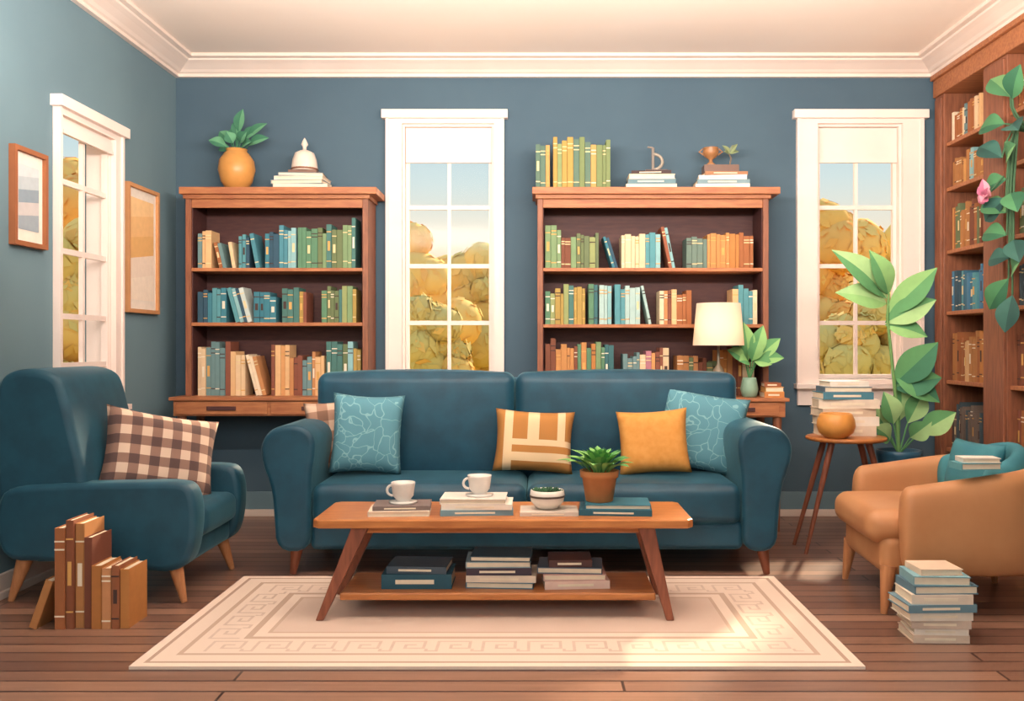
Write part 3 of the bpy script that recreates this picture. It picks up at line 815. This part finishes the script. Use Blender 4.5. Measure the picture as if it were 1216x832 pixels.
# broad-leaf flowering plant spilling from the built-in shelf
m = MB(); o = Vector((2.67, 4.93, 2.13)); m.m = 0
m.lathe([(.04, 0), (.055, .005), (.07, .1), (.072, .12), (.063, .12), (.058, .1), (0, .1)], o, L('8a5a44'))
m.m = 1
D1, D2, D3 = (L('4f8a5e'), L('356b4e')), (L('3b6a60'), L('2a524c')), (L('6fa06a'), L('4a8058'))
spr = [(-.15, .02, .22, .16, .14, .13, D3), (-.16, -.02, .20, -.14, .14, .12, D1), (-.17, .04, .08, .22, .02, .13, D1), (-.17, -.02, .06, -.14, -.06, .12, D2),
       (-.18, .05, -.10, .20, .10, .12, D2), (-.18, .0, -.12, -.15, .05, .12, D3), (-.17, .03, -.32, .17, -.10, .13, D2), (-.17, -.02, -.30, -.13, -.12, .12, D1),
       (-.17, .02, -.52, .20, .03, .12, D1), (-.16, -.03, -.55, -.12, -.13, .12, D2), (-.16, .02, -.75, .15, -.16, .13, D1), (-.16, -.02, -.72, -.13, .04, .11, D3), (-.15, .0, -.84, .02, -.2, .12, D2),
       (-.17, .02, -.40, .21, .08, .12, D3), (-.17, .02, -.22, .19, -.03, .12, D1), (-.16, .0, -.64, .18, .0, .11, D2)]
for (dx, dy, dz, ey, ez, w, cc) in spr:
    tip = o+Vector((dx, dy, dz+.1)); lip = o+Vector((-.05, dy*.3, .13))
    mid = o+Vector((-.13, dy*.7, .15+max(dz*.3, 0)))
    m.tube([lip, mid, (mid+tip)/2+Vector((-.01, 0, 0)), tip], .006, L('44684a'), 6)
    m.leaf(tip, tip+Vector((-.03, ey, ez)), w, cc[0], cc[1], n=(-.6, -.8, .3), seg=10, pw=1, bow=.08)
p = o+Vector((-.25, .08, -.20))
m.tube([o+Vector((-.18, .03, -.10)), p], .004, L('44684a'), 6)
for q in range(9):
    a = q*.7; r2 = .035+.02*(q % 3)
    m.leaf(p, p+Vector((-.015-.01*(q % 2), r2*math.cos(a), .02+r2*math.sin(a))), .055, L('dc96a8'), L('c06a88'), n=(-.5, -.8, 0), seg=5)
m.obj('flowering_plant', [VG, VM])

# ------------------------------------------------------------ outside
m = MB(); m.bx(-40, 40, 6.6, 60, -.35, -.3); m.obj('lawn', mat('autumn_lawn', 'd9b55a', 'e8c870', .9, 1.5))
def tree(x, y, h, r, cols, seed):
    rr = random.Random(seed); m = MB()
    m.tube([(x, y, -.3), (x+.05, y, h*.6)], [.14, .08], L('7a5a3c'), 8)
    cl = [L(c) for c in cols]
    for i in range(34):
        a = rr.uniform(0, 6.28); q = rr.uniform(0, .85)*r; s = r*rr.uniform(.16, .36)
        zz = rr.random()
        q *= math.sqrt(max(.12, 1-zz**2.2))
        c = Vector((x+q*math.cos(a), y+q*math.sin(a)*.6, .1+s*.6+zz*(h-s*1.6)))
        col = rr.choice(cl)
        bm = bmesh.new(); bmesh.ops.create_icosphere(bm, subdivisions=3, radius=s*.97)
        m.add([v.co+c for v in bm.verts], [[v.index for v in f.verts] for f in bm.faces], col, None, True); bm.free()
        for k in range(60):
            n_ = Vector((rr.gauss(0, 1), rr.gauss(0, 1), rr.gauss(0, 1))).normalized()
            p = c+n_*s*rr.uniform(.95, 1.03); z_ = .05+.05*rr.random()
            t = n_.cross(Vector((rr.gauss(0, 1), rr.gauss(0, 1), rr.gauss(0, 1)))).normalized()
            b2 = (n_+Vector((rr.gauss(0, .15), rr.gauss(0, .15), rr.gauss(0, .15)))).normalized().cross(t)
            m.add([p-t*z_*1.5, p-b2*z_*.8+t*z_*.1, p+t*z_*1.5, p+b2*z_*.8+t*z_*.1], [(0, 1, 2, 3)], col if rr.random() < .7 else rr.choice(cl))
    m.obj('autumn_tree', FOL)
YEL = ['ffbe58', 'ffc862', 'f9b054', 'ffd078']; OLV = ['d2c06a', 'e0c468', 'c4b46a', 'f0bc5c']
for i, (x, y, h, r, c) in enumerate(((-2.2, 15, 3.0, 1.3, YEL), (-.9, 16.5, 2.9, 1.2, OLV), (-3.6, 16, 3.0, 1.5, OLV), (4.6, 15, 3.4, 1.3, YEL), (6.6, 16, 3.4, 1.5, OLV), (5.5, 13, 2.3, 1.1, YEL), (-1.5, 18, 2.8, 1.6, YEL),
                       (-7.2, 14.5, 4.0, 1.6, YEL), (-8.6, 16, 4.2, 1.6, YEL), (-6.6, 12, 2.6, 1.2, OLV), (2.9, 17, 3.0, 1.5, OLV), (-1.5, 12.5, 1.7, .9, OLV), (-5.6, 12.8, 3.6, 1.2, YEL), (4.3, 12, 1.8, .9, OLV), (5.6, 17.5, 3.8, 1.4, YEL))):
    tree(x, y, h, r, c, i+1)

# ------------------------------------------------------------ world and lights
w = bpy.data.worlds.new('sky'); scene.world = w; w.use_nodes = True; nt = w.node_tree
tc = N(nt, 'ShaderNodeTexCoord'); sp = N(nt, 'ShaderNodeSeparateXYZ'); nt.links.new(tc.outputs['Generated'], sp.inputs[0])
rp = N(nt, 'ShaderNodeValToRGB'); cr = rp.color_ramp
nt.links.new(mth(nt, 'MULTIPLY_ADD', sp.outputs[2], .5, .5), rp.inputs[0])
cr.elements[0].position = .40; cr.elements[0].color = L('f0cfa8')
cr.elements[1].position = .5; cr.elements[1].color = L('ffe2b4')
for p_, c_ in ((.55, 'fdecd0'), (.585, 'd8e8e6'), (.63, 'a8d2e4'), (.8, 'c4dce4')):
    e = cr.elements.new(p_); e.color = L(c_)
bg = nt.nodes['Background']; nt.links.new(rp.outputs[0], bg.inputs[0]); bg.inputs[1].default_value = 1.0

def light(name, kind, loc, tgt, en, col, **kw):
    d = bpy.data.lights.new(name, kind); d.energy = en; d.color = col
    for k, v in kw.items(): setattr(d, k, v)
    o = bpy.data.objects.new(name, d); o.location = loc
    o.rotation_euler = (Vector(tgt)-Vector(loc)).to_track_quat('-Z', 'Y').to_euler(); COL.objects.link(o)
light('sun', 'SUN', (6, 12, 8), (6-1.4, 12-2.5, 8-1.75), 7, (1, .80, .55), angle=.06)
light('overhead_fill', 'AREA', (.2, 2.9, 2.9), (.2, 3.6, 0), 30, (1, .9, .76), shape='RECTANGLE', size=3, size_y=1.5)  # soft fill added from above, not a fitting of the room
light('front_fill', 'AREA', (-.5, -.7, 2.3), (0, 5, 1.2), 66, (1, .92, .82), shape='RECTANGLE', size=3.5, size_y=1.5)  # fill added behind the camera, stands for no lamp
light('upward_fill', 'AREA', (.2, 3.1, 2.2), (.2, 3.9, 3.0), 190, (1, .90, .80), shape='RECTANGLE', size=4, size_y=.3)  # unseen fill added to brighten the ceiling, no pendant hangs here

cam = bpy.data.cameras.new('camera'); cam.sensor_width = 36; cam.lens = 36*1100/1216
cam.shift_x = -32/1216; cam.shift_y = -6/1216
co = bpy.data.objects.new('camera', cam); co.location = (0, 0, 1.122); co.rotation_euler = (math.pi/2, 0, 0); COL.objects.link(co)
scene.camera = co
scene.view_settings.view_transform = 'Standard'
